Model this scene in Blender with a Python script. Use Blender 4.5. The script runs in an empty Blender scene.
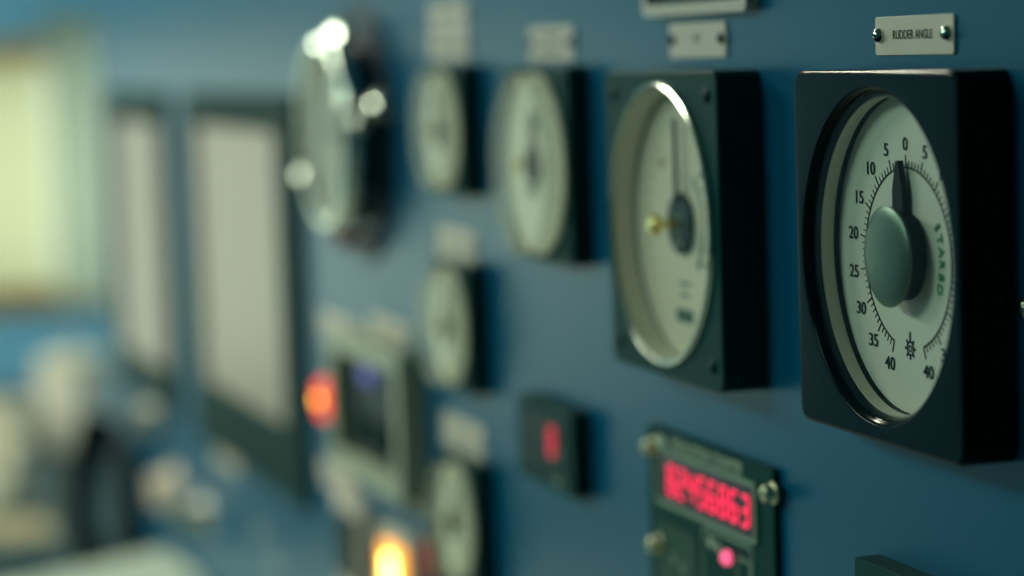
import bpy, bmesh, math, random
from mathutils import Vector, Matrix

random.seed(4)
C = bpy.context.scene.collection
H = 1.45            # height of the row of large indicators above the floor
PY = 0.022          # front surface of the blue instrument panel (viewer is towards -Y)
PI = math.pi
R = math.radians


# ------------------------------------------------------------------ materials
def lin(h):
    h = h.lstrip('#')
    out = []
    for i in (0, 2, 4):
        c = int(h[i:i + 2], 16) / 255
        out.append(c / 12.92 if c <= .04045 else ((c + .055) / 1.055) ** 2.4)
    return tuple(out) + (1,)


def mat(name, col, rough=.5, metal=0., spec=.5, tint=None, coat=0., var=.08, scale=40., bump=0., emit=None, es=0.):
    m = bpy.data.materials.new(name)
    m.use_nodes = True
    nt = m.node_tree
    b = nt.nodes['Principled BSDF']
    if isinstance(col, str):
        col = lin(col)
    else:
        col = tuple(col) + (1,) if len(col) == 3 else col
    tc = nt.nodes.new('ShaderNodeTexCoord')
    nz = nt.nodes.new('ShaderNodeTexNoise')
    nz.inputs['Scale'].default_value = scale
    nz.inputs['Detail'].default_value = 4
    nt.links.new(tc.outputs['Object'], nz.inputs['Vector'])
    mx = nt.nodes.new('ShaderNodeMix')
    mx.data_type = 'RGBA'
    mx.inputs['A'].default_value = tuple(c * (1 - var) for c in col[:3]) + (1,)
    mx.inputs['B'].default_value = tuple(min(1, c * (1 + var)) for c in col[:3]) + (1,)
    nt.links.new(nz.outputs['Fac'], mx.inputs['Factor'])
    nt.links.new(mx.outputs['Result'], b.inputs['Base Color'])
    b.inputs['Roughness'].default_value = rough
    b.inputs['Metallic'].default_value = metal
    b.inputs['Specular IOR Level'].default_value = spec
    b.inputs['Coat Weight'].default_value = coat
    if tint:
        b.inputs['Specular Tint'].default_value = tuple(tint) + (1,)
    b.inputs['Coat Roughness'].default_value = .15
    if bump:
        bp = nt.nodes.new('ShaderNodeBump')
        bp.inputs['Strength'].default_value = bump
        bp.inputs['Distance'].default_value = .001
        nt.links.new(nz.outputs['Fac'], bp.inputs['Height'])
        nt.links.new(bp.outputs['Normal'], b.inputs['Normal'])
    if emit is not None:
        b.inputs['Emission Color'].default_value = lin(emit) if isinstance(emit, str) else tuple(emit) + (1,)
        b.inputs['Emission Strength'].default_value = es
    return m


def glass_mat(name, tint, gloss=.08):
    m = bpy.data.materials.new(name)
    m.use_nodes = True
    nt = m.node_tree
    nt.nodes.remove(nt.nodes['Principled BSDF'])
    out = nt.nodes['Material Output']
    t = nt.nodes.new('ShaderNodeBsdfTransparent')
    t.inputs['Color'].default_value = tint
    g = nt.nodes.new('ShaderNodeBsdfGlossy')
    g.inputs['Roughness'].default_value = gloss
    f = nt.nodes.new('ShaderNodeFresnel')
    geo = nt.nodes.new('ShaderNodeNewGeometry')     # the same reflectance for both faces of the thin pane
    mr = nt.nodes.new('ShaderNodeMapRange')
    mr.inputs['To Min'].default_value = 1.06
    mr.inputs['To Max'].default_value = 1 / 1.06
    nt.links.new(geo.outputs['Backfacing'], mr.inputs['Value'])
    nt.links.new(mr.outputs['Result'], f.inputs['IOR'])
    x = nt.nodes.new('ShaderNodeMixShader')
    nt.links.new(f.outputs[0], x.inputs[0])
    nt.links.new(t.outputs[0], x.inputs[1])
    nt.links.new(g.outputs[0], x.inputs[2])
    nt.links.new(x.outputs[0], out.inputs['Surface'])
    return m


M = {}
M['panel'] = mat('blue_panel_paint', (.0003, .088, .180), .30, spec=.32, tint=(.3, .9, .95), var=.06, scale=6, bump=.0)
M['black'] = mat('black_gloss_plastic', (.001, .0085, .010), .16, spec=.04, tint=(.4, .9, .9), var=.1)
M['dark_face'] = mat('dark_green_satin_plastic', (.001, .042, .040), .5, spec=.1, tint=(.3, .9, .9), var=.1)
M['dark'] = mat('dark_satin_plastic', (.001, .011, .013), .4, spec=.2, tint=(.4, .9, .9), var=.1)
M['dial'] = mat('dial_white', (.80, .69, .61), .5, var=.02)
M['dial_old'] = mat('dial_cream', (.88, .69, .55), .5, var=.04, scale=60)
M['dial_small'] = mat('dial_ivory', (.95, .80, .66), .5, var=.03, scale=60)
M['ring_pale'] = mat('pale_spacer_ring', (.68, .60, .48), .35, var=.04)
M['ink'] = mat('black_ink', (.004, .015, .017), .6, spec=.15)
M['ink_green'] = mat('green_ink', (.04, .24, .12), .6, spec=.2)
M['ink_soft'] = mat('faded_ink', (.08, .14, .10), .6, spec=.2)
M['ink_red'] = mat('red_ink', (.32, .06, .04), .6)
M['cap'] = mat('grey_green_satin_disc', (.085, .13, .105), .36, metal=.5, var=.06)
M['chrome'] = mat('chrome', (.75, .78, .68), .16, metal=1., var=.05)
M['brass'] = mat('brass', (.75, .58, .22), .25, metal=1.)
M['steel'] = mat('brushed_steel', (.5, .52, .45), .32, metal=1.)
M['label'] = mat('label_plastic', (.78, .62, .50), .4, var=.03)
M['plate_face'] = mat('counter_faceplate', (.001, .046, .042), .5, spec=.06, tint=(.3, .9, .9), var=.1)
M['hub'] = mat('hub_black', (.002, .022, .024), .5, spec=.2)
M['print'] = mat('pale_print', (.42, .46, .36), .6, spec=.2)
M['print_dim'] = mat('dim_pale_print', (.26, .34, .26), .6, spec=.2)
M['field'] = mat('keypad_green', (.03, .085, .068), .6, spec=.2)
M['screw_metal'] = mat('dull_brass_screw', (.85, .76, .50), .42, metal=1.)
M['glass'] = glass_mat('instrument_glass', (.97, .99, .97, 1))


def milky_mat(name, col, share):
    m = mat(name, col, .3, var=.03)
    nt = m.node_tree
    t = nt.nodes.new('ShaderNodeBsdfTransparent')
    t.inputs['Color'].default_value = (.96, .98, .95, 1)
    x = nt.nodes.new('ShaderNodeMixShader')
    x.inputs[0].default_value = share
    nt.links.new(nt.nodes['Principled BSDF'].outputs[0], x.inputs[1])
    nt.links.new(t.outputs[0], x.inputs[2])
    nt.links.new(x.outputs[0], nt.nodes['Material Output'].inputs['Surface'])
    return m


M['clear_rim'] = milky_mat('clear_plastic_cover_wall', (.86, .74, .56), .80)
M['grey_dial'] = mat('brushed_grey_dial', (.32, .28, .23), .4, var=.15, scale=30)
M['led'] = mat('red_led', (.3, .01, .03), .4, emit=(1., .012, .075), es=1.5)
M['led_dim'] = mat('red_digit', (.3, .01, .03), .4, emit=(.85, .015, .05), es=.8)
M['led_pink'] = mat('pink_led', (.4, .05, .1), .4, emit=(1., .12, .26), es=1.3)
M['window_red'] = mat('red_display_filter', (.05, .003, .01), .2)
M['lamp_red'] = mat('red_lens', (.6, .04, .02), .3, emit=(1., .045, .025), es=1.6)
M['lamp_core'] = mat('lamp_filament_glow', (.8, .4, .1), .3, emit=(1., .55, .03), es=9.)
M['lamp_orange'] = mat('orange_lens', (.7, .35, .05), .3, emit=(1., .36, .02), es=2.0)
M['lamp_yellow'] = mat('orange_lens_glow', (.8, .6, .1), .3, emit=(1., .80, .16), es=9.)
M['violet'] = mat('violet_lens', (.05, .05, .3), .3, emit=(.09, .07, .5), es=.45)
M['frame_green'] = mat('pale_green_enamel', (.42, .42, .30), .4, var=.05)
M['navy'] = mat('dark_blue_enamel', (.002, .02, .045), .4)
M['red_plastic'] = mat('red_plastic', (.50, .03, .03), .4)
M['bezel'] = mat('monitor_bezel', (.003, .030, .027), .5, spec=.06, var=.08)
M['screen'] = mat('lit_screen', (.05, .05, .045), .3, spec=.25, emit=(.37, .335, .215), es=.50)
M['paper'] = mat('pale_cloth', (.88, .76, .64), .8, var=.05)
M['desk'] = mat('grey_worktop', (.42, .47, .40), .5, var=.04)
M['wall'] = mat('pale_blue_wall', (.26, .60, .86), .6, var=.05, scale=3)
M['ceiling'] = mat('ceiling_paint', (.35, .42, .38), .7, var=.04, scale=3)
M['floor'] = mat('floor_vinyl', (.04, .09, .09), .45, var=.15, scale=8)
M['timber'] = mat('window_timber', (.60, .34, .10), .5, var=.2, scale=20)
M['sky'] = mat('daylight_sky', (0, 0, 0), 1., emit=(.68, .82, .67), es=1.8)


def sheer_mat(name, col, through, share):
    m = mat(name, col, .8, var=.04)
    nt = m.node_tree
    t = nt.nodes.new('ShaderNodeBsdfTranslucent')
    t.inputs['Color'].default_value = tuple(through) + (1,)
    x = nt.nodes.new('ShaderNodeMixShader')
    x.inputs[0].default_value = share
    nt.links.new(nt.nodes['Principled BSDF'].outputs[0], x.inputs[1])
    nt.links.new(t.outputs[0], x.inputs[2])
    nt.links.new(x.outputs[0], nt.nodes['Material Output'].inputs['Surface'])
    return m


M['blind'] = sheer_mat('yellow_tint_blind', (.6, .55, .3), (.80, .72, .50), .9)
M['sheer'] = sheer_mat('sheer_curtain_cloth', (.6, .55, .48), (.70, .74, .64), .9)
M['wing'] = mat('dark_blue_worktop', (.004, .04, .055), .45, var=.1)
M['mug'] = mat('pale_ceramic', (.88, .76, .58), .3)
M['alu'] = mat('pale_frame_paint', (.66, .54, .44), .35, var=.05)
M['tan'] = mat('tan_cover', (.42, .33, .2), .6)


# ------------------------------------------------------------------ mesh helpers
def link(o, parent=None):
    C.objects.link(o)
    if parent is not None:
        o.parent = parent
    return o


def obj(name, bm, m, parent=None, loc=(0, 0, 0), smooth=35):
    me = bpy.data.meshes.new(name)
    bmesh.ops.recalc_face_normals(bm, faces=bm.faces)
    bm.to_mesh(me)
    bm.free()
    me.materials.append(M[m] if isinstance(m, str) else m)
    if smooth:
        me.shade_smooth()
        me.set_sharp_from_angle(angle=R(smooth))
    o = bpy.data.objects.new(name, me)
    o.location = loc
    if smooth:
        wn_mod = o.modifiers.new('weighted_normal', 'WEIGHTED_NORMAL')
        wn_mod.keep_sharp = True
        wn_mod.weight = 100
    return link(o, parent)


def tag(o, label, cat, group=None, kind=None):
    o['label'] = label
    o['category'] = cat
    if group:
        o['group'] = group
    if kind:
        o['kind'] = kind
    return o


def thing(name, label, cat, x, z, group=None, y=PY):
    o = bpy.data.objects.new(name, None)
    o.empty_display_size = .02
    o.location = (x, y, z + H)
    link(o)
    return tag(o, label, cat, group)


def dup(root, x=None, z=None, label=None, group=None, y=None):
    r = root.copy()
    C.objects.link(r)
    r.location = (root.location.x if x is None else x, root.location.y if y is None else y, root.location.z if z is None else z + H)
    if label:
        r['label'] = label
    if group:
        r['group'] = group
    for ch in list(root.children):
        c = ch.copy()
        C.objects.link(c)
        c.parent = r
        for g in list(ch.children):
            d = g.copy()
            C.objects.link(d)
            d.parent = c
    return r


def rrect(w, h, rad, y, n=6, cx=0, cz=0, m=None):
    """rounded rectangle loop in the XZ plane: n+1 points per corner, m points along each side"""
    m = n if m is None else m
    pts = []
    for sx, sz, a0 in ((1, 1, 0), (-1, 1, 90), (-1, -1, 180), (1, -1, 270)):
        for i in range(n + 1):
            a = R(a0 + 90 * i / n)
            pts.append((cx + sx * (w / 2 - rad) + rad * math.cos(a), y, cz + sz * (h / 2 - rad) + rad * math.sin(a)))
        x0, z0 = pts[-1][0], pts[-1][2]
        if sx == sz:            # top or bottom side
            x1, z1 = cx - sx * (w / 2 - rad), z0
        else:
            x1, z1 = x0, cz - sz * (h / 2 - rad)
        for i in range(1, m + 1):
            u = i / (m + 1)
            pts.append((x0 + (x1 - x0) * u, y, z0 + (z1 - z0) * u))
    return pts


def circ(r, y, n=48, cx=0, cz=0, a0=0):
    return [(cx + r * math.cos(a0 + 2 * PI * i / n), y, cz + r * math.sin(a0 + 2 * PI * i / n)) for i in range(n)]


def loft(bm, loops, cap0=True, cap1=True):
    rings = [[bm.verts.new(p) for p in lp] for lp in loops]
    n = len(rings[0])
    for a, b in zip(rings, rings[1:]):
        for i in range(n):
            j = (i + 1) % n
            bm.faces.new((a[i], a[j], b[j], b[i]))
    if cap0:
        bm.faces.new(rings[0])
    if cap1:
        bm.faces.new(list(reversed(rings[-1])))
    return bm


def slab(bm, w, h, y0, y1, rad=.003, bev=.0008, cx=0, cz=0, n=6):
    """rounded box from y0 (front) to y1 (back) with a softened front edge"""
    rad = min(rad, w / 2 - 1e-5, h / 2 - 1e-5)
    b = min(bev, rad * .9, abs(y1 - y0) * .45)
    return loft(bm, [rrect(w - 2 * b, h - 2 * b, max(rad - b, 1e-5), y0, n, cx, cz),
                     rrect(w - .6 * b, h - .6 * b, max(rad - .3 * b, 1e-5), y0 + .3 * b, n, cx, cz),
                     rrect(w, h, rad, y0 + b, n, cx, cz), rrect(w, h, rad, y1, n, cx, cz)])


def lathe(bm, prof, n=48, cx=0, cz=0):
    """profile of (r, y) turned about an axis along Y"""
    rings = []
    for r, y in prof:
        if r < 1e-7:
            rings.append([bm.verts.new((cx, y, cz))])
        else:
            rings.append([bm.verts.new(p) for p in circ(r, y, n, cx, cz)])
    for a, b in zip(rings, rings[1:]):
        for i in range(n):
            j = (i + 1) % n
            if len(a) == 1 and len(b) == 1:
                continue
            if len(a) == 1:
                bm.faces.new((a[0], b[j], b[i]))
            elif len(b) == 1:
                bm.faces.new((a[i], a[j], b[0]))
            else:
                bm.faces.new((a[i], a[j], b[j], b[i]))
    return bm


def vlathe(bm, prof, n=32, cx=0, cy=0):
    """profile of (r, z) turned about a vertical axis"""
    b2 = lathe(bmesh.new(), [(r, z) for r, z in prof], n)
    me = bpy.data.meshes.new('tmp')
    for v in b2.verts:
        v.co = Vector((v.co.x + cx, -v.co.z + cy, v.co.y))
    b2.to_mesh(me)
    b2.free()
    bm.from_mesh(me)
    bpy.data.meshes.remove(me)
    return bm


def prism(bm, pts, y0, y1):
    """polygon given as (x, z) pushed from y0 to y1"""
    return loft(bm, [[(x, y0, z) for x, z in pts], [(x, y1, z) for x, z in pts]])


def stroke(bm, x0, z0, x1, z1, w, y0, y1):
    d = Vector((x1 - x0, z1 - z0))
    n = Vector((-d.y, d.x)).normalized() * w / 2
    return prism(bm, [(x0 + n.x, z0 + n.y), (x0 - n.x, z0 - n.y), (x1 - n.x, z1 - n.y), (x1 + n.x, z1 + n.y)], y0, y1)


def arc(bm, r, w, a0, a1, y0, y1, n=64, cx=0, cz=0):
    """annular band between clock angles a0..a1 (degrees from 12 o'clock, clockwise)"""
    vs = []
    for i in range(n + 1):
        a = R(a0 + (a1 - a0) * i / n)
        s, c = math.sin(a), math.cos(a)
        vs.append([bm.verts.new((cx + rr * s, y, cz + rr * c)) for rr, y in ((r - w / 2, y0), (r + w / 2, y0), (r + w / 2, y1), (r - w / 2, y1))])
    for a, b in zip(vs, vs[1:]):
        for k in range(4):
            l = (k + 1) % 4
            bm.faces.new((a[k], a[l], b[l], b[k]))
    bm.faces.new(vs[0])
    bm.faces.new(list(reversed(vs[-1])))
    return bm


def text(bm, s, size, cx, cz, y, rot=0., sx=1., bold=0.):
    """lettering centred on (cx, cz), facing -Y; rot is clockwise degrees"""
    cu = bpy.data.curves.new('t', 'FONT')
    cu.body = s
    cu.size = size
    cu.align_x = 'CENTER'
    cu.align_y = 'CENTER'
    cu.offset = bold
    cu.resolution_u = 3
    cu.extrude = .00008
    o = bpy.data.objects.new('t', cu)
    C.objects.link(o)
    dg = bpy.context.evaluated_depsgraph_get()
    me = bpy.data.meshes.new_from_object(o.evaluated_get(dg))
    a = -R(rot)
    for v in me.vertices:
        x, z = v.co.x * sx, v.co.y
        v.co = Vector((cx + x * math.cos(a) - z * math.sin(a), y - v.co.z, cz + x * math.sin(a) + z * math.cos(a)))
    bm.from_mesh(me)
    bpy.data.meshes.remove(me)
    bpy.data.objects.remove(o)
    bpy.data.curves.remove(cu)
    return bm


def box(bm, x0, x1, y0, y1, z0, z1, bev=0.):
    b2 = bmesh.new()
    bmesh.ops.create_cube(b2, size=1)
    for v in b2.verts:
        v.co = Vector(((x0 + x1) / 2 + v.co.x * (x1 - x0), (y0 + y1) / 2 + v.co.y * (y1 - y0), (z0 + z1) / 2 + v.co.z * (z1 - z0)))
    if bev:
        bmesh.ops.bevel(b2, geom=b2.edges[:], offset=bev, segments=3, affect='EDGES', profile=.5)
    me = bpy.data.meshes.new('tmp')
    b2.to_mesh(me)
    b2.free()
    bm.from_mesh(me)
    bpy.data.meshes.remove(me)
    return bm


def tube(bm, pts, rad, n=12):
    """tube of given radius (or radii) along a list of points"""
    P = [Vector(p) for p in pts]
    rings = []
    for i, p in enumerate(P):
        d = (P[min(i + 1, len(P) - 1)] - P[max(i - 1, 0)]).normalized()
        u = d.cross(Vector((.13, .97, .2))).normalized()
        v = d.cross(u)
        r = rad[i] if isinstance(rad, (list, tuple)) else rad
        rings.append([bm.verts.new(p + (u * math.cos(2 * PI * k / n) + v * math.sin(2 * PI * k / n)) * r) for k in range(n)])
    for a, b in zip(rings, rings[1:]):
        for i in range(n):
            j = (i + 1) % n
            bm.faces.new((a[i], a[j], b[j], b[i]))
    bm.faces.new(rings[0])
    bm.faces.new(list(reversed(rings[-1])))
    return bm


def screw_bm(r, h, y, cx=0, cz=0, rot=35):
    """slotted pan-head screw standing on y, head towards -Y"""
    bm = bmesh.new()
    lathe(bm, [(0, y - h), (r * .45, y - h * .96), (r * .8, y - h * .72), (r, y - h * .3), (r, y), (0, y)], 20, cx, cz)
    return bm


def slot_bm(r, h, y, cx=0, cz=0, rot=35):
    bm = bmesh.new()
    a = R(rot)
    d = Vector((math.cos(a), math.sin(a))) * r * .55
    return stroke(bm, cx - d.x, cz - d.y, cx + d.x, cz + d.y, r * .26, y - h * 1.02, y - h * .8)


def screw(parent, r, h, y, cx, cz, m='steel', rot=35):
    s = obj('screw', screw_bm(r, h, y, cx, cz), m, parent)
    obj('slot', slot_bm(r, h, y, cx, cz, rot), 'ink', s)
    return s


# ------------------------------------------------------------------ the setting
def struct(name, bm, m, smooth=0):
    o = obj(name, bm, m, smooth=smooth)
    o['kind'] = 'structure'
    return o


XE = -4.0           # inner face of the end wall
struct('floor', box(bmesh.new(), XE - .1, 2.2, -3.6, .75, -.1, 0), 'floor')
struct('ceiling', box(bmesh.new(), XE - .1, 2.2, -3.6, .75, 2.55, 2.65), 'ceiling')
struct('wall_back', box(bmesh.new(), XE - .1, 2.2, .65, .75, 0, 2.55), 'wall')
# end wall with a small window (its edge is in view) and a large unseen one added for the panel's sheen
WINS = ((-.04, .40, H - .355, H + .085), (-1.40, -.28, H - .95, H + .12))
bm = bmesh.new()
ys = [-3.6, WINS[1][0], WINS[1][1], WINS[0][0], WINS[0][1], .65]
for y0, y1, hole in zip(ys, ys[1:], (None, WINS[1], None, WINS[0], None)):
    if hole:
        box(bm, XE - .1, XE, y0, y1, 0, hole[2])
        box(bm, XE - .1, XE, y0, y1, hole[3], 2.55)
    else:
        box(bm, XE - .1, XE, y0, y1, 0, 2.55)
struct('wall_left', bm, 'wall')
for k, (y0, y1, z0, z1) in enumerate(WINS):
    bm = bmesh.new()
    box(bm, XE - .06, XE + .012, y0 - .03, y1 + .03, z1, z1 + .045, .004)
    box(bm, XE - .06, XE + .012, y0 - .03, y1 + .03, z0 - .03, z0, .004)
    box(bm, XE - .06, XE + .012, y1, y1 + .03, z0, z1, .004)
    box(bm, XE - .06, XE + .012, y0 - .03, y0, z0, z1, .004)
    if k:
        box(bm, XE - .05, XE - .01, (y0 + y1) / 2 - .02, (y0 + y1) / 2 + .02, z0, z1, .004)
    wn_ = struct('window_%d' % (k + 1), bm, 'timber')
    obj('window_pane', box(bmesh.new(), XE - .04, XE - .034, y0, y1, z0, z1), 'glass', wn_, smooth=0)
struct('exterior_sky', box(bmesh.new(), XE - .45, XE - .40, -2.6, 1.6, H - 1.4, H + 1.0), 'sky')
bl = bpy.data.objects.new('tint_blind', None)  # blind added to turn the neutral daylight yellow in this window
bl.location = (XE + .02, .10, H + .10)
link(bl)
tag(bl, 'pale yellow blind added over the window to tint its daylight, at the left picture edge', 'blind')
bm = bmesh.new()
bm.faces.new([bm.verts.new(p) for p in ((0, -.16, -.44), (0, .095, -.44), (0, .095, -.004), (0, -.16, -.004))])
obj('blind_cloth', bm, 'blind', bl, smooth=0)
obj('roller', tube(bmesh.new(), [(.006, -.17, .004), (.006, .105, .004)], .012, 16), 'timber', bl)
obj('bottom_bar', box(bmesh.new(), -.006, .006, -.165, .10, -.452, -.436, .002), 'timber', bl)

# blue sheet-metal panel: one long cabinet, its front face at PY
bm = bmesh.new()
box(bm, -2.16, 1.2, PY, .55, 0, 2.2, .006)
pan = obj('instrument_panel', bm, 'panel')
tag(pan, 'long blue painted sheet metal console panel that carries all the gauges', 'panel')


# ------------------------------------------------------------------ label plates
def label_plate(x0, x1, z0, z1, label, lines, group=None, notch=True, txt=None, screws='steel'):
    w, h = x1 - x0, z1 - z0
    t = thing('label_plate', label, 'label', (x0 + x1) / 2, (z0 + z1) / 2, group)
    p = obj('plate', slab(bmesh.new(), w, h, -.0010, 0, .0016, .0003), 'label', t)
    bm = bmesh.new()
    if txt:
        text(bm, txt, h * .33, -w * .01, .0002, -.00105, sx=.92, bold=.00006)
    for (cx, cz, lw, lh) in lines:
        n = max(1, int(lw / (lh * .8)))
        for k in range(n):          # worn, unreadable characters: short strokes only
            xx = cx - lw / 2 + lw * (k + .5) / n
            stroke(bm, xx - lh * .18, cz - lh / 2, xx + lh * .12, cz + lh / 2, lh * .2, -.00115, -.0009)
            stroke(bm, xx - lh * .2, cz, xx + lh * .2, cz, lh * .16, -.00115, -.0009)
    if len(bm.verts):
        obj('lettering', bm, 'ink', p, smooth=0)
    else:
        bm.free()
    for s in (-1, 1):
        screw(t, .0030 if txt else .0026, .0030 if txt else .0022, -.0009, s * (w / 2 - .0045), .0004, screws, 35 + 50 * s)
    return t


label_plate(-.0379, .0297, .0780, .0934, 'engraved off-white plate reading RUDDER ANGLE above the rudder indicator', [], txt='RUDDER ANGLE', screws='chrome')
label_plate(-.2661, -.1949, .0785, .0950, 'off-white label plate with two small faded marks above the large chrome-rimmed gauge', [(.0, .001, .011, .0042)], screws='dark')
label_plate(-.4872, -.4104, .0783, .0972, 'blurred off-white label plate with two faint lines above the mid-size gauge', [(0, .004, .045, .0035), (0, -.004, .045, .0035)], screws='dark')
label_plate(-.6955, -.6070, .0800, .0968, 'lower of two pale label plates stacked above the top small gauge', [(0, 0, .05, .004)])
label_plate(-.6945, -.6060, .0985, .1162, 'upper of two pale label plates stacked above the top small gauge', [(0, 0, .05, .004)])
label_plate(-.690, -.607, -.0470, -.0272, 'pale label plate above the middle small gauge', [(0, 0, .05, .004)])
label_plate(-.696, -.6045, -.1720, -.1495, 'pale label plate above the bottom small gauge', [(0, 0, .05, .004)])
label_plate(-1.034, -.922, -.1350, -.1130, 'pale label plate above the red lamp', [(0, 0, .06, .005)])
label_plate(-.877, -.773, -.1200, -.1010, 'pale label plate above the right end of the pale green framed unit', [(0, 0, .06, .005)])
label_plate(-1.050, -.948, -.2520, -.2310, 'pale label plate above the unlit square push button', [(0, 0, .06, .005)])
label_plate(-.888, -.752, -.2310, -.2110, 'pale label plate above the glowing orange push button', [(0, 0, .08, .005)])
label_plate(-1.500, -1.390, -.3005, -.2760, 'pale label plate below the right-hand monitor', [(0, 0, .06, .005)])


# ------------------------------------------------------------------ rudder angle indicator
def square_housing(half, crad, ys, yf, inner, n=5, m=30, bev=.0016):
    """square instrument body with a round opening; inner is a list of (r, y) from the front lip inwards"""
    f = lambda d, y: rrect(2 * (half - d), 2 * (half - d), crad - d, y, n, 0, 0, m)
    loops = [f(0, ys), f(0, yf + bev), f(.08 * bev, yf + .6 * bev), f(.3 * bev, yf + .3 * bev), f(.6 * bev, yf + .08 * bev), f(bev, yf)]
    base = loops[-1]
    for r, y in inner:
        lp = []
        for (x, _, z) in base:
            a = math.atan2(z, x)
            lp.append((r * math.cos(a), y, r * math.sin(a)))
        loops.append(lp)
    return loft(bmesh.new(), loops, True, True)


rud = thing('rudder_angle_indicator', 'large black square rudder angle indicator reading near zero, sharpest in view', 'gauge', 0, 0)
Y0 = -PY            # front plane of the big housings, local
obj('housing', square_housing(.0728, .0070, 0, Y0, [(.0668, Y0), (.0660, Y0 + .0003), (.0650, Y0 + .0012), (.0640, Y0 + .0028), (.0632, Y0 + .0050), (.0629, Y0 + .0068), (.0629, Y0 + .0185)], bev=.002), 'black', rud, smooth=40)
obj('spacer_ring', lathe(bmesh.new(), [(.0630, Y0 + .0068), (.0622, Y0 + .0066), (.0626, Y0 + .0122), (.0630, Y0 + .0122)], 96), 'ring_pale', rud)
YD = Y0 + .0148
dial = obj('dial', lathe(bmesh.new(), [(0, YD), (.0626, YD), (.0626, YD + .0015), (0, YD + .0015)], 96), 'dial', rud)
bm = bmesh.new()
YM = YD - .0003
DZC = -.0013        # centre of the scale on the dial
arc(bm, .0357, .0006, -160, 160, YM, YD + .0002, 160, 0, DZC)
for k in range(-40, 41):
    a = R(k * 4)
    L, w = (.0050, .0005) if k % 5 == 0 else (.0029, .00028)
    stroke(bm, .0356 * math.sin(a), DZC + .0356 * math.cos(a), (.0356 + L) * math.sin(a), DZC + (.0356 + L) * math.cos(a), w, YM, YD + .0002)
for k in range(-40, 41, 5):
    a = R(k * 4)
    text(bm, str(abs(k)), .0074, .0470 * math.sin(a), DZC + .0453 * math.cos(a) - .0006, YM, bold=.00006, sx=1.17)
for v in bm.verts:
    v.co.x *= 1.04
# little wheel emblem
ez, ex = -.0366, .0012
arc(bm, .0027, .0007, 0, 360, YM, YD + .0002, 32, ex, ez)
arc(bm, .0012, .0005, 0, 360, YM, YD + .0002, 24, ex, ez)
for k in range(8):
    a = R(k * 45)
    L = .0066 if k == 0 else .0044
    stroke(bm, ex + .0027 * math.sin(a), ez + .0027 * math.cos(a), ex + L * math.sin(a), ez + L * math.cos(a), .0010, YM, YD + .0002)
obj('scale_markings', bm, 'ink', dial, smooth=0)
bm = bmesh.new()
for i, ch in enumerate('STARBD'):
    a = R(63 + i * 9.6)
    text(bm, ch, .0062, .0290 * math.sin(a), .0290 * math.cos(a) - .0008, YM, rot=math.degrees(a), bold=.0001)
lt = obj('side_lettering', bm, 'ink_green', dial, smooth=0)
lt['label'] = 'green lettering on the rudder dial'
bm = bmesh.new()
YP = Y0 + .0108
prism(bm, [(-.0046, .008), (-.0042, .026), (-.0009, .0372), (.0009, .0372), (.0042, .026), (.0046, .008)], YP, YP + .0026)  # deepened so its dark side stands in for the shadow beside it
lathe(bm, [(0, Y0 + .0064), (.0160, Y0 + .0064), (.0175, Y0 + .0072), (.0175, Y0 + .0142), (0, Y0 + .0142)], 48)
for v in bm.verts:
    v.co.x, v.co.z = v.co.x * math.cos(R(.6)) - v.co.z * math.sin(R(.6)), v.co.z * math.cos(R(.6)) + v.co.x * math.sin(R(.6))
obj('pointer', bm, 'ink', rud)
obj('hub_cap', lathe(bmesh.new(), [(0, Y0 + .0034), (.006, Y0 + .0035), (.011, Y0 + .0038), (.0155, Y0 + .0043), (.0185, Y0 + .0050), (.0199, Y0 + .0058), (.0199, Y0 + .0069), (0, Y0 + .0069)], 64), 'cap', rud)
obj('glass_cover', lathe(bmesh.new(), [(0, Y0 + .0026), (.0638, Y0 + .0026), (.0637, Y0 + .0031), (0, Y0 + .0031)], 64), 'glass', rud)


# ------------------------------------------------------------------ big chrome-rimmed gauge
g2 = thing('round_dial_gauge', 'large square gauge with chrome-rimmed white dial left of the rudder indicator', 'gauge', -.2296, 0)
obj('housing', square_housing(.0728, .006, 0, Y0, [(.0670, Y0), (.0670, Y0 + .0002), (.0653, Y0 + .002), (.0653, Y0 + .0185)], bev=.0012), 'dark_face', g2)
obj('bezel_ring', lathe(bmesh.new(), [(.0676, Y0 + .001), (.0676, Y0 - .0012), (.0670, Y0 - .0022), (.0661, Y0 - .0026), (.0653, Y0 - .0022), (.0649, Y0 - .0010), (.0652, Y0)], 96), 'chrome', g2)
obj('spacer_ring', lathe(bmesh.new(), [(.0652, Y0 - .0002), (.0648, Y0 - .0002), (.0645, Y0 + .0104), (.0650, Y0 + .0104)], 96), 'ring_pale', g2)
YD = Y0 + .0115
dial = obj('dial', lathe(bmesh.new(), [(0, YD), (.0648, YD), (.0648, YD + .0015), (0, YD + .0015)], 96), 'dial_old', g2)
bm = bmesh.new()
YM = YD - .0003
arc(bm, .0255, .0016, 32, 128, YM, YD + .0002, 40)
lathe(bm, [(0, YM), (.0024, YM), (.0024, YD), (0, YD)], 16, .0190, -.0185)
obj('arc_scale', bm, 'ink_soft', dial, smooth=0)
bm = bmesh.new()
for k in range(7):
    a = R(45 + k * 13)
    stroke(bm, .0315 * math.sin(a), .0315 * math.cos(a), .037 * math.sin(a), .037 * math.cos(a), .0016, YM, YD + .0002)
obj('right_tick_scale', bm, 'ink_soft', dial, smooth=0)
bm = bmesh.new()
for k in range(9):
    a = R(-40 - k * 11)
    stroke(bm, .044 * math.sin(a), .044 * math.cos(a), .047 * math.sin(a), .047 * math.cos(a), .0008, YM, YD + .0002)
obj('minor_tick_scale', bm, 'ink_soft', dial, smooth=0)
bm = bmesh.new()
slab(bm, .0215, .0062, YM, YD, .0005, .0001, -.001, -.0445)
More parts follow.
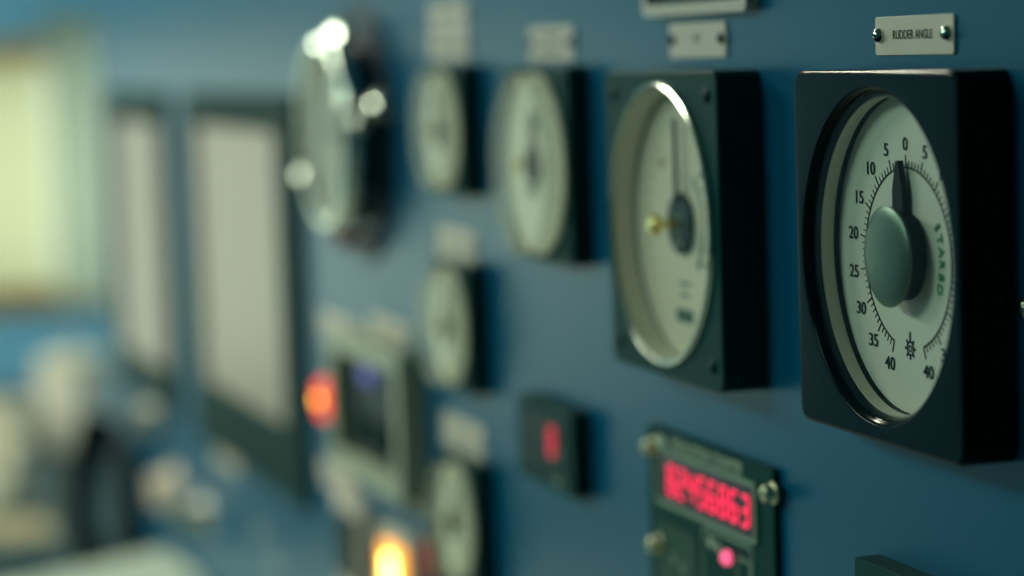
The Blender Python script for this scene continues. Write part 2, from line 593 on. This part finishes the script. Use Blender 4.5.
slab(bm, .0150, .0014, YM, YD, .0004, .0001, .0, -.0290)
slab(bm, .0110, .0014, YM, YD, .0004, .0001, .0, -.0345)
obj('faded_text_block', bm, 'ink_soft', dial, smooth=0)
bm = bmesh.new()
arc(bm, .0385, .0022, -48, -38, YM, YD, 8)
arc(bm, .0235, .0018, -26, -14, YM, YD, 8)
obj('red_limit_marks', bm, 'ink_red', dial, smooth=0)
bm = bmesh.new()
prism(bm, [(-.0015, .010), (-.0011, .050), (.0011, .050), (.0015, .010)], Y0 + .0074, Y0 + .0088)
obj('needle', bm, 'ink', g2)
hub = obj('hub_disc', lathe(bmesh.new(), [(0, Y0 + .0088), (.0140, Y0 + .0088), (.0147, Y0 + .0093), (.0147, Y0 + .0113), (0, Y0 + .0113)], 48), 'hub', g2)
bm = bmesh.new()
arc(bm, .0024, .0008, 0, 360, Y0 + .0086, Y0 + .0089, 20, 0, .0022)
arc(bm, .0024, .0008, 0, 360, Y0 + .0086, Y0 + .0089, 20, 0, -.0040)
slab(bm, .007, .0014, Y0 + .0086, Y0 + .0089, .0003, .0001, 0, -.0095)
obj('hub_marks', bm, 'print', hub, smooth=0)
bm = bmesh.new()
lathe(bm, [(0, Y0 - .0064), (.0036, Y0 - .0062), (.0050, Y0 - .0050), (.0050, Y0 - .0016), (.0018, Y0 - .0012), (.0018, Y0 + .0095), (0, Y0 + .0095)], 24)
obj('setting_knob', bm, 'brass', g2)
obj('glass_cover', lathe(bmesh.new(), [(0, Y0 - .0006), (.0647, Y0 - .0006), (.0647, Y0 + .0002), (0, Y0 + .0002)], 64), 'glass', g2)
for sx in (-1, 1):
    for sz in (-1, 1):
        screw(g2, .0034, .0016, Y0, sx * .0615, sz * .0615, 'dark', 20 + 40 * sx)


# ------------------------------------------------------------------ the smaller round gauges
def small_gauge(x, z, half, rr, yf, yr, label, group, seed):
    """square flange box with a protruding round pale-rimmed dial; yf box front, yr rim front (local)"""
    t = thing('small_dial_gauge' if half < .05 else 'mid_size_dial_gauge', label, 'gauge', x, z, group)
    obj('housing', slab(bmesh.new(), 2 * half, 2 * half, yf, 0, .005, .0012), 'dark_face', t)
    yd = yf - .0022
    d = obj('dial', lathe(bmesh.new(), [(0, yd), (rr - .0008, yd), (rr - .0004, yd + .0004), (rr - .0004, yf), (0, yf)], 64), 'dial_small', t)
    bm = bmesh.new()
    k0 = rr / .05
    for k in range(-6, 7):
        a = R(k * 20)
        stroke(bm, (rr * .68) * math.sin(a), rr * .68 * math.cos(a), rr * .77 * math.sin(a), rr * .77 * math.cos(a), .0008 * k0, yd - .0003, yd + .0002)
    slab(bm, rr * .36, rr * .09, yd - .0003, yd, .0003, .0001, 0, rr * .45)
    obj('scale_markings', bm, 'ink_soft', d, smooth=0)
    bm = bmesh.new()
    prism(bm, [(-.0030 * k0, -rr * .34), (-.0030 * k0, rr * .2), (-.0012 * k0, rr * .62), (.0012 * k0, rr * .62), (.0030 * k0, rr * .2), (.0030 * k0, -rr * .34)], yd - .0024, yd - .0014)
    lathe(bm, [(0, yd - .0034), (rr * .18, yd - .0032), (rr * .20, yd - .0020), (rr * .20, yd), (0, yd)], 24)
    a = R(seed)
    for v in bm.verts:
        v.co.x, v.co.z = v.co.x * math.cos(a) + v.co.z * math.sin(a), v.co.z * math.cos(a) - v.co.x * math.sin(a)
    obj('needle', bm, 'ink', t)
    obj('setting_knob', lathe(bmesh.new(), [(0, yr - .0014), (rr * .045, yr - .0013), (rr * .06, yr - .0004), (rr * .06, yr + .0012), (rr * .03, yr + .0012), (rr * .03, yd - .002), (0, yd - .002)], 20), 'brass', t)
    cv = obj('clear_cover', lathe(bmesh.new(), [(0, yr), (rr - .0020, yr), (rr - .0020, yr + .0008), (0, yr + .0008)], 48), 'glass', t)
    obj('cover_wall', lathe(bmesh.new(), [(rr, yf), (rr, yr + .0012), (rr - .0012, yr), (rr - .0024, yr + .0008), (rr - .0016, yr + .0018), (rr - .0010, yf)], 72), 'clear_rim', cv)
    for sx in (-1, 1):
        for sz in (-1, 1):
            screw(t, .0028, .0014, yf, sx * (half - .008), sz * (half - .008), 'dark', 30)
    return t


small_gauge(-.4435, .0213, .054, .0505, .010 - PY, -.003 - PY, 'mid-size black box gauge with protruding pale round dial and brass centre knob', None, 6)
sg = 'column of small gauges'
small_gauge(-.629, .0365, .0405, .0372, .010 - PY, -.002 - PY, 'topmost of the three small round gauges in a column', sg, -10)
small_gauge(-.629, -.0865, .0405, .0372, .010 - PY, -.002 - PY, 'middle of the three small round gauges in a column', sg, 12)
small_gauge(-.629, -.2110, .0405, .0372, .010 - PY, -.002 - PY, 'bottom of the three small round gauges, cut off by the lower picture edge', sg, 30)


# ------------------------------------------------------------------ digital displays
SEG = {'0': 'abcdef', '1': 'bc', '2': 'abged', '3': 'abgcd', '4': 'fgbc', '5': 'afgcd', '6': 'afgedc', '7': 'abc', '8': 'abcdefg', '9': 'abcdfg'}


def seven(bm, ch, cx, cz, w, h, t, y0, y1, slant=.06):
    def bar(x0, z0, x1, z1):
        d = Vector((x1 - x0, z1 - z0))
        L = d.length
        d.normalize()
        n = Vector((-d.y, d.x)) * t / 2
        p0 = Vector((x0, z0)) + d * t * .12
        p1 = Vector((x1, z1)) - d * t * .12
        e = d * t / 2
        pts = [p0, p0 + e + n, p1 - e + n, p1, p1 - e - n, p0 + e - n]
        prism(bm, [(cx + p.x + slant * p.y, cz + p.y) for p in pts], y0, y1)
    a, b = w / 2, h / 2
    S = {'a': (-a, b, a, b), 'b': (a, b, a, 0), 'c': (a, 0, a, -b), 'd': (-a, -b, a, -b), 'e': (-a, 0, -a, -b), 'f': (-a, b, -a, 0), 'g': (-a, 0, a, 0)}
    for s in SEG[ch]:
        bar(*S[s])
    return bm


def rframe(bm, w, h, rad, t, y0, y1, cx, cz, n=6):
    """rounded rectangular raised frame"""
    return loft(bm, [rrect(w, h, rad, y1, n, cx, cz), rrect(w, h, rad, y0, n, cx, cz),
                     rrect(w - 2 * t, h - 2 * t, max(rad - t, .0003), y0, n, cx, cz), rrect(w - 2 * t, h - 2 * t, max(rad - t, .0003), y1, n, cx, cz)], False, False)


rx, rz = -.2262, -.1630
rev = thing('revolution_counter', 'dark rectangular revolution counter with lit red digits below the large chrome-rimmed gauge', 'counter', rx, rz)
YF = .019 - PY
pl = obj('faceplate', slab(bmesh.new(), .160, .112, YF - .0005, 0, .003, .0006), 'plate_face', rev)
bm = bmesh.new()
text(bm, 'REVOLUTION COUNTER', .0080, -.2268 - rx, -.1126 - rz, YF - .0006, sx=1.0, bold=.00025)
slab(bm, .013, .0065, YF - .0008, YF, .002, .0002, -.2865 - rx, -.1135 - rz)
obj('lettering', bm, 'print', pl, smooth=0)
dw = obj('display_window', slab(bmesh.new(), .121, .0242, YF - .0008, YF + .001, .0015, .0002, -.2285 - rx, -.1305 - rz), 'window_red', rev)
obj('display_frame', rframe(bmesh.new(), .128, .0292, .003, .0024, YF - .0018, YF, -.2285 - rx, -.1305 - rz), 'print_dim', rev)
for i, ch in enumerate('82456863'):
    bm = seven(bmesh.new(), ch, -.2722 + i * .0134 - rx, -.1318 - rz + .0007,   .0076, .0138, .0016, YF - .0014, YF - .0006)
    obj('digit', bm, 'led', dw, smooth=0)
bm = rframe(bmesh.new(), .056, .040, .004, .0012, YF - .0010, YF, -.2699 - rx, -.1740 - rz)
slab(bm, .0525, .0365, YF - .0007, YF, .003, .0002, -.2699 - rx, -.1740 - rz)
kl = obj('keypad_field', bm, 'field', rev)
bm = bmesh.new()
for (u, v) in ((-.003, .003), (.0095, .0005), (-.006, -.012), (.010, -.012)):
    stroke(bm, -.2699 - rx + u - .002, -.174 - rz + v - .002, -.2699 - rx + u + .0015, -.174 - rz + v + .0028, .0014, YF - .0010, YF - .0006)
    stroke(bm, -.2699 - rx + u - .002, -.174 - rz + v + .002, -.2699 - rx + u + .0028, -.174 - rz + v - .0022, .0012, YF - .0010, YF - .0006)
obj('keypad_marks', bm, 'print', kl, smooth=0)
bm = rframe(bmesh.new(), .0620, .040, .004, .0014, YF - .0010, YF, -.2020 - rx, -.1670 - rz)
rframe(bm, .017, .013, .002, .0012, YF - .0010, YF, -.1815 - rx, -.1610 - rz)
kr = obj('switch_field', bm, 'print_dim', rev)
bm = bmesh.new()
slab(bm, .0075, .0055, YF - .0008, YF, .001, .0001, -.2228 - rx, -.1535 - rz)
slab(bm, .0050, .0045, YF - .0008, YF, .001, .0001, -.2135 - rx, -.1545 - rz)
obj('switch_marks', bm, 'print', kr, smooth=0)
obj('status_light', lathe(bmesh.new(), [(0, YF - .0045), (.0024, YF - .0041), (.0036, YF - .0025), (.0036, YF), (0, YF)], 24, -.2005 - rx, -.1570 - rz), 'led_pink', rev)
for (sx, sz) in ((-.2950, -.1170), (-.1445, -.1172), (-.2915, -.1665), (-.152, -.209)):
    s = obj('thumb_screw', lathe(bmesh.new(), [(0, YF - .0075), (.0026, YF - .0073), (.0038, YF - .006), (.0038, YF - .002), (.0050, YF - .0016), (.0050, YF - .0005), (0, YF - .0005)], 20, sx - rx, sz - rz), 'screw_metal', rev)
    obj('slot', slot_bm(.0030, .0075, YF, sx - rx, sz - rz, 50), 'ink', s)

# one-digit panel meter and its sister at the lower edge
mx, mz = -.4515, -.1372
mt = thing('panel_meter', 'small dark box panel meter showing a single red digit', 'meter', mx, mz)
YB = .011 - PY
obj('case', slab(bmesh.new(), .0965, .0480, YB, 0, .002, .0008), 'dark_face', mt)
wn = obj('display_window', slab(bmesh.new(), .070, .030, YB - .0006, YB + .001, .001, .0002, 0, .001), 'dark', mt)
obj('digit', seven(bmesh.new(), '8', .0150, .0035, .0085, .0148, .0030, YB - .0012, YB - .0004), 'led_dim', wn, smooth=0)
bm = bmesh.new()
slab(bm, .010, .003, YB - .0008, YB, .0008, .0001, .022, -.0185)
slab(bm, .003, .006, YB - .0010, YB, .0008, .0001, .0285, -.002)
obj('small_print', bm, 'print_dim', mt, smooth=0)

bx, bz = .0015, -.1515
mb = thing('blank_panel_meter', 'dark flat-topped box meter under the rudder indicator, mostly below the frame', 'meter', bx, bz)
obj('case', slab(bmesh.new(), .0965, .0480, YB, 0, .002, .0008), 'dark_face', mb)
obj('display_window', slab(bmesh.new(), .074, .030, YB - .0006, YB + .001, .001, .0002, 0, -.002), 'dark', mb)

# framed display plate at the top edge
fx = -.2227
fp = thing('framed_display', 'pale metal framed dark display cut by the top picture edge', 'display', fx, .1300)
obj('frame', rframe(bmesh.new(), .131, .0620, .004, .0055, -.0065, 0, 0, 0), 'alu', fp)
ft = obj('display_face', slab(bmesh.new(), .122, .053, -.0030, 0, .002, .0003), 'dark_face', fp)
bm = bmesh.new()
for k in range(6):
    slab(bm, .0045, .0040, -.0034, -.0028, .001, .0001, -.019 + k * .0072, -.0200)
obj('faded_marks', bm, 'print_dim', ft, smooth=0)

# lone domed screw beside the rudder indicator
sc = thing('panel_screw', 'domed screw on the panel at the right picture edge beside the rudder indicator', 'screw', .0820, -.0140)
s0 = obj('screw_head', screw_bm(.0042, .0034, 0), 'chrome', sc)
obj('slot', slot_bm(.0042, .0034, 0, 0, 0, 60), 'ink', s0)


# ------------------------------------------------------------------ round chrome instrument with bolts tilted for glints
cx, cz = -.883, .0300
ck = thing('round_chrome_instrument', 'round chrome-rimmed instrument with bolts tilted to throw glints, on a dark round disc, blurred', 'gauge', cx, cz)
obj('backing', lathe(bmesh.new(), [(0, -.004), (.0925, -.004), (.095, -.003), (.095, 0), (0, 0)], 64), 'navy', ck)  # dark blue disc flat on the panel, wider than the case
obj('case', lathe(bmesh.new(), [(.066, -.003), (.066, -.020), (.064, -.0215), (.0, -.0215)], 64), 'navy', ck)
obj('bezel_ring', lathe(bmesh.new(), [(.0665, -.0180), (.0712, -.0185), (.0722, -.0215), (.0722, -.0280), (.0708, -.0300), (.0688, -.0314), (.0664, -.0317), (.0640, -.0312), (.0626, -.0312), (.0626, -.0225), (.0665, -.0180)], 72), 'chrome', ck)
d = obj('dial', lathe(bmesh.new(), [(0, -.0242), (.0620, -.0242), (.0620, -.0216), (0, -.0216)], 48), 'grey_dial', ck)
bm = bmesh.new()
for k in range(12):
    a = R(k * 30)
    stroke(bm, .048 * math.sin(a), .048 * math.cos(a), .056 * math.sin(a), .056 * math.cos(a), .0022, -.0246, -.0240)
obj('scale_markings', bm, 'ink_soft', d, smooth=0)
bm = bmesh.new()
prism(bm, [(-.002, -.010), (-.0012, .048), (.0012, .048), (.002, -.010)], -.0268, -.0258)
prism(bm, [(-.010, -.002), (-.010, .002), (.032, .0014), (.032, -.0014)], -.0258, -.0250)
lathe(bm, [(0, -.0276), (.004, -.0272), (.004, -.0244), (0, -.0244)], 20)
obj('needle', bm, 'ink_soft', ck)
obj('glass_cover', lathe(bmesh.new(), [(0, -.0300), (.010, -.0299), (.0636, -.0284), (.0636, -.0278), (0, -.0294)], 48), 'glass', ck)


def bolt(parent, x, z, y, r, h, m='chrome', name='glint_bolt', tilt=(.27, -.85, .44)):  # bolt heads shaped and by default tilted to throw lamp glints at the viewer
    b = lathe(bmesh.new(), [(0, y - h), (r * .35, y - h + r * .010), (r * .7, y - h + r * .042), (r * .9, y - h + r * .08), (r, y - h + r * .22), (r, y), (0, y)], 28, x, z)
    q = Vector((0, -1, 0)).rotation_difference(Vector(tilt).normalized())
    c0 = Vector((x, y - h * .4, z))
    for v in b.verts:
        v.co = c0 + q @ (v.co - c0)
    return obj(name, b, m, parent)


for (bx_, bz_, by_, br_, bh_, bm_) in ((.0090, .0640, -.030, .0062, .004, 'chrome'), (.0240, .0715, -.016, .0105, .008, 'chrome'), (.0720, .0250, -.029, .0050, .003, 'steel'), (.0735, .0085, -.016, .0055, .010, 'steel'), (-.0655, -.0330, -.030, .0065, .004, 'steel')):
    bolt(ck, bx_, bz_, by_, br_, bh_, bm_)
bolt(ck, .0800, .0200, -.003, .0085, .012, name='thumb_nut')
bolt(ck, .069, -.038, -.003, .0058, .014, 'dark', 'hinge_knob', (0, -1, 0))
bolt(ck, .008, -.0770, -.0030, .0050, .022, 'red_plastic', 'red_test_knob', (0, -1, 0))


# ------------------------------------------------------------------ alarm unit, lamps and push buttons
ax, az = -.842, -.1680
al = thing('alarm_unit', 'pale green framed alarm unit with dark face beside the red lamp', 'alarm unit', ax, az)
obj('frame', rframe(bmesh.new(), .205, .104, .006, .0150, -.0190, 0, 0, 0), 'frame_green', al)
obj('face', slab(bmesh.new(), .176, .075, -.0090, 0, .002, .0005), 'dark', al)
obj('violet_indicator', slab(bmesh.new(), .030, .011, -.0125, -.0085, .003, .0012, -.012, .0240), 'violet', al)
for k in range(3):
    obj('rocker_key', slab(bmesh.new(), .022, .020, -.0140, -.0085, .003, .001, -.050 + k * .042, -.018), 'bezel', al)

lx, lz = -.9830, -.1765
lm = thing('red_indicator_lamp', 'glowing red indicator lamp with orange centre left of the alarm unit', 'lamp', lx, lz)
obj('collar', lathe(bmesh.new(), [(.0145, 0), (.0185, -.0005), (.0185, -.004), (.0165, -.0055), (.0135, -.0055), (.0135, 0)], 32), 'steel', lm)
obj('lens', lathe(bmesh.new(), [(.0158, -.004), (.0158, -.0130), (.0148, -.0156), (.0115, -.0174), (.0036, -.0180), (.0036, -.0170), (.0138, -.0040)], 32), 'lamp_red', lm)
obj('bulb', lathe(bmesh.new(), [(0, -.0188), (.0028, -.0186), (.0040, -.0178), (.0040, -.0090), (0, -.0090)], 24), 'lamp_core', lm)


def push_button(x, z, w, h, name, label, lens, core=None):
    t = thing(name, label, 'button', x, z)
    obj('surround', rframe(bmesh.new(), w + .022, h + .022, .005, .011, -.0095, 0, 0, 0), 'label', t)
    obj('lens', slab(bmesh.new(), w, h, -.0130, 0, .008, .003), lens, t)
    if core:
        obj('glowing_centre', slab(bmesh.new(), w * .44, h * .78, -.0138, -.012, .008, .0006, w * .02, h * .02), core, t)
    return t


push_button(-.8030, -.2935, .058, .072, 'orange_push_button', 'glowing orange yellow rectangular push button at the lower picture edge', 'lamp_orange', 'lamp_yellow')
push_button(-.9350, -.2830, .058, .052, 'dark_push_button', 'unlit dark rectangular push button in a pale surround left of the orange one', 'dark')
rb = thing('red_push_button', 'dull red round push button between the orange button and the bottom small gauge', 'button', -.7150, -.2520)
obj('collar', lathe(bmesh.new(), [(.015, 0), (.019, -.0005), (.019, -.004), (.016, -.006), (.013, -.006), (.013, 0)], 32), 'dark', rb)
obj('cap', lathe(bmesh.new(), [(0, -.0135), (.010, -.013), (.0145, -.0105), (.0145, -.002), (0, -.002)], 32), 'red_plastic', rb)


# ------------------------------------------------------------------ monitors
def monitor(bez, scr, label):
    (x0, x1, z0, z1), (u0, u1, v0, v1) = bez, scr
    ox, oz = (x0 + x1) / 2, (z0 + z1) / 2
    w, h = x1 - x0, z1 - z0
    sx, sz, sw, sh = (u0 + u1) / 2 - ox, (v0 + v1) / 2 - oz, u1 - u0, v1 - v0
    t = thing('monitor', label, 'monitor', ox, oz, 'flush monitors in the panel')
    obj('bezel', loft(bmesh.new(), [rrect(w, h, .006, 0), rrect(w, h, .006, -.005), rrect(w - .004, h - .004, .005, -.007), rrect(sw + .008, sh + .008, .010, -.007, cx=sx, cz=sz), rrect(sw, sh, .008, -.003, cx=sx, cz=sz)], True, True), 'bezel', t)
    obj('screen', slab(bmesh.new(), sw - .001, sh - .001, -.0038, -.0022, .008, .0003, sx, sz), 'screen', t)
    for k in range(5):
        obj('button', slab(bmesh.new(), .014, .006, -.0085, -.0065, .002, .0006, sx - .06 + k * .03, -h / 2 + .016), 'dark', t)
    return t


monitor((-1.560, -1.088, -.283, .055), (-1.512, -1.158, -.222, .024), 'right-hand monitor with a plain beige screen in a dark bezel')
monitor((-2.065, -1.680, -.283, .053), (-2.022, -1.722, -.240, .020), 'left-hand monitor with a plain beige screen nearer the curtain')


# ------------------------------------------------------------------ rotary switches under the monitors
def rotary(x, z, label, m, rot, r=.016):
    t = thing('rotary_switch', label, 'switch', x, z, 'rotary switches below the monitors')
    obj('escutcheon', lathe(bmesh.new(), [(0, -.0015), (r * 1.5, -.0015), (r * 1.55, 0), (0, 0)], 32), 'label', t)
    k = obj('knob', lathe(bmesh.new(), [(0, -.018), (r * .8, -.0178), (r * .95, -.0165), (r, -.003), (r * 1.1, -.0015), (0, -.0015)], 28), m, t)
    a = R(rot)
    obj('pointer_bar', stroke(bmesh.new(), -r * math.sin(a), -r * math.cos(a), r * math.sin(a), r * math.cos(a), r * .42, -.028, -.016), m, k)
    return t


rotary(-1.86, -.305, 'grey rotary switch below the left-hand monitor beside the handset', 'steel', 20)
rotary(-1.74, -.365, 'larger pale rotary switch below the gap between the monitors', 'label', -30, .019)
rotary(-1.57, -.365, 'grey rotary switch nearest the pale worktop corner', 'steel', 60)
for (x, z, lb) in ((-1.300, -.335, 'bright domed cap screw under the right-hand monitor, upper one'), (-1.245, -.355, 'bright domed cap screw under the right-hand monitor, lower one')):
    t = thing('cap_screw', lb, 'screw', x, z)
    h0 = obj('screw_head', screw_bm(.0065, .005, 0), 'steel', t)
    obj('slot', slot_bm(.0065, .005, 0, 0, 0, 20), 'ink', h0)


# ------------------------------------------------------------------ worktops and what lies on them
def poly_slab(name, pts, z0, z1, m, bev):
    bm = bmesh.new()
    vs = [bm.verts.new((x, y, z1)) for x, y in pts]
    f = bm.faces.new(vs)
    ex = bmesh.ops.extrude_face_region(bm, geom=[f])
    for v in ex['geom']:
        if isinstance(v, bmesh.types.BMVert):
            v.co.z = z0
    bmesh.ops.bevel(bm, geom=bm.edges[:], offset=bev, segments=3, affect='EDGES', profile=.5)
    return obj(name, bm, m)


DZ = H - .430
o = poly_slab('console_worktop', [(-1.775, .0215), (-1.665, -.146), (-1.60, -.40), (.9, -.40), (.9, .0215)], DZ - .035, DZ, 'desk', .008)
tag(o, 'pale grey console worktop, only its far corner showing at the bottom edge', 'worktop')
bm = bmesh.new()
box(bm, -1.55, .85, -.30, .0215, 0, DZ - .035, .004)
tag(obj('base_cabinet', bm, 'wing'), 'dark blue base cabinet carrying the pale console worktop', 'cabinet')

WZ = H - .520
wg = tag(bpy.data.objects.new('side_counter', None), 'dark blue side counter beyond the pale worktop, cluttered with small things', 'counter')
link(wg)
bm = bmesh.new()
box(bm, -3.95, -2.17, -.75, .45, WZ - .03, WZ, .006)
obj('counter_top', bm, 'wing', wg)
bm = bmesh.new()
box(bm, -3.90, -2.20, -.70, .43, 0, WZ - .03, .004)
obj('counter_cabinet', bm, 'wing', wg)


def at(name, label, cat, x, y, z, group=None):
    o = bpy.data.objects.new(name, None)
    o.location = (x, y, z)
    link(o)
    return tag(o, label, cat, group)


t = at('storage_canister', 'pale squat canister with lid on the side counter under the window', 'canister', -3.10, .104, WZ)
obj('body', vlathe(bmesh.new(), [(0, 0), (.050, 0), (.056, .004), (.058, .02), (.058, .12), (.054, .128), (0, .128)]), 'paper', t)
ld = obj('lid', vlathe(bmesh.new(), [(0, .1285), (.056, .1285), (.058, .134), (.054, .148), (.015, .152), (0, .152)]), 'mug', t)
obj('lid_knob', vlathe(bmesh.new(), [(0, .1525), (.007, .1525), (.006, .160), (.011, .166), (.008, .172), (0, .173)]), 'mug', ld)


def mug(x, y, z, label):
    t = at('mug', label, 'mug', x, y, z, 'mugs on the side counter')
    obj('cup', vlathe(bmesh.new(), [(0, 0), (.034, 0), (.038, .004), (.040, .02), (.041, .088), (.0395, .090), (.038, .088), (.036, .010), (0, .008)]), 'mug', t)
    pts = [(.038 + .026 * math.sin(R(a)), 0, .047 - .028 * math.cos(R(a))) for a in range(0, 181, 15)]
    obj('handle', tube(bmesh.new(), pts, .005, 10), 'mug', t)
    return t


mug(-3.05, -.012, WZ, 'pale mug at the left picture edge, farther of two')
mug(-2.62, -.062, WZ, 'pale mug at the left picture edge, nearer of two')

t = thing('handset', 'black telephone handset hung upright in a cradle below the left-hand monitor', 'telephone', -2.010, -.425)
obj('cradle', slab(bmesh.new(), .085, .150, -.020, 0, .010, .004), 'dark', t)
pts = [(0, -.034 - .030 * math.sin(PI * i / 16), .105 - .21 * i / 16) for i in range(17)]
rad = [.026 - .012 * math.sin(PI * i / 16) for i in range(17)]
obj('grip', tube(bmesh.new(), pts, rad, 16), 'black', t)
pts = [(.004 * math.cos(i * .9), -.032 + .006 * math.sin(i * .9), -.105 - .0026 * i) for i in range(70)]
obj('coiled_cord', tube(bmesh.new(), pts, .0022, 6), 'dark', t)

t = at('notebook', 'tan covered notebook lying on the side counter beside the pale worktop', 'notebook', -2.36, -.085, WZ)
bm = bmesh.new()
box(bm, -.07, .07, -.05, .05, .0005, .0025, .0005)
box(bm, -.07, .07, -.05, .05, .0155, .0175, .0005)
box(bm, -.071, -.068, -.05, .05, .0005, .0175, .0005)
obj('cover', bm, 'tan', t)
bm = bmesh.new()
box(bm, -.067, .068, -.048, .048, .0026, .0154, 0)
obj('pages', bm, 'paper', t, smooth=0)

# curtain beside the window
bm = bmesh.new()
cols = []
CY0, CY1 = .190, .325
n = 48
for i in range(n + 1):
    u = i / n
    y = CY0 + (CY1 - CY0) * u
    x = -3.90 + .012 * math.sin(u * 2 * PI * 2.5)
    cols.append([bm.verts.new((x + .004 * math.sin(u * 17 + k), y, z)) for k, z in enumerate((H + .17, H + .05, H - .12, H - .25, H - .36))])
for a, b in zip(cols, cols[1:]):
    for k in range(4):
        bm.faces.new((a[k], b[k], b[k + 1], a[k + 1]))
t = at('curtain', 'pale grey curtain hanging in soft folds beside the bright window', 'curtain', 0, 0, 0)
obj('cloth', bm, 'sheer', t, smooth=60)
obj('rail', tube(bmesh.new(), [(-3.90, .17, H + .175), (-3.90, .36, H + .175)], .008, 12), 'steel', t)

# ------------------------------------------------------------------ light
w = bpy.data.worlds.new('World')
bpy.context.scene.world = w
w.use_nodes = True
w.node_tree.nodes['Background'].inputs[0].default_value = (.02, .10, .11, 1)
w.node_tree.nodes['Background'].inputs[1].default_value = .35


def area(name, loc, target, sx, sy, power, col):
    l = bpy.data.lights.new(name, 'AREA')
    l.shape = 'RECTANGLE'
    l.size, l.size_y = sx, sy
    l.energy = power
    l.color = col
    o = bpy.data.objects.new(name, l)
    o.location = loc
    o.rotation_euler = (Vector(target) - Vector(loc)).to_track_quat('-Z', 'Y').to_euler()
    return link(o)


area('ceiling_lamp', (-.7, -2.2, 2.50), (-.6, -2.0, 0), 1.2, .3, 33, (.62, 1., .84))
area('ceiling_lamp', (-2.6, -1.6, 2.50), (-2.5, -1.4, 0), 1.2, .3, 49, (.88, 1., .80))
area('ceiling_spot_lamp', (-2.0, -.15, 2.50), (-1.6, -.2, H), .15, .15, 12, (1., 1., .76))

# ------------------------------------------------------------------ camera
th, pi_, ro = .306104887, .0939762752, -.0332972446
F = Vector((-math.cos(th), math.sin(th), 0))
Rv = Vector((math.sin(th), math.cos(th), 0))
U = Vector((0, 0, 1))
F2 = F * math.cos(pi_) - U * math.sin(pi_)
U2 = U * math.cos(pi_) + F * math.sin(pi_)
R3 = Rv * math.cos(ro) + U2 * math.sin(ro)
U3 = U2 * math.cos(ro) - Rv * math.sin(ro)
cam = bpy.data.cameras.new('camera')
co = bpy.data.objects.new('camera', cam)
link(co)
m4 = Matrix.Identity(4)
for i in range(3):
    m4[i][0], m4[i][1], m4[i][2] = R3[i], U3[i], -F2[i]
m4[0][3], m4[1][3], m4[2][3] = .897974444, -.431693881, .0857639157 + H
co.matrix_world = m4
cam.sensor_width = 36
cam.lens = 2540.99 * 36 / 1024
cam.clip_start = .02
cam.dof.use_dof = True
cam.dof.focus_distance = 1.02
cam.dof.aperture_fstop = 3.55
sc_ = bpy.context.scene
sc_.camera = co
sc_.view_settings.view_transform = 'Standard'
sc_.view_settings.look = 'None'
sc_.view_settings.gamma = 1
sc_.view_settings.use_curve_mapping = False
sc_.view_settings.exposure = 0
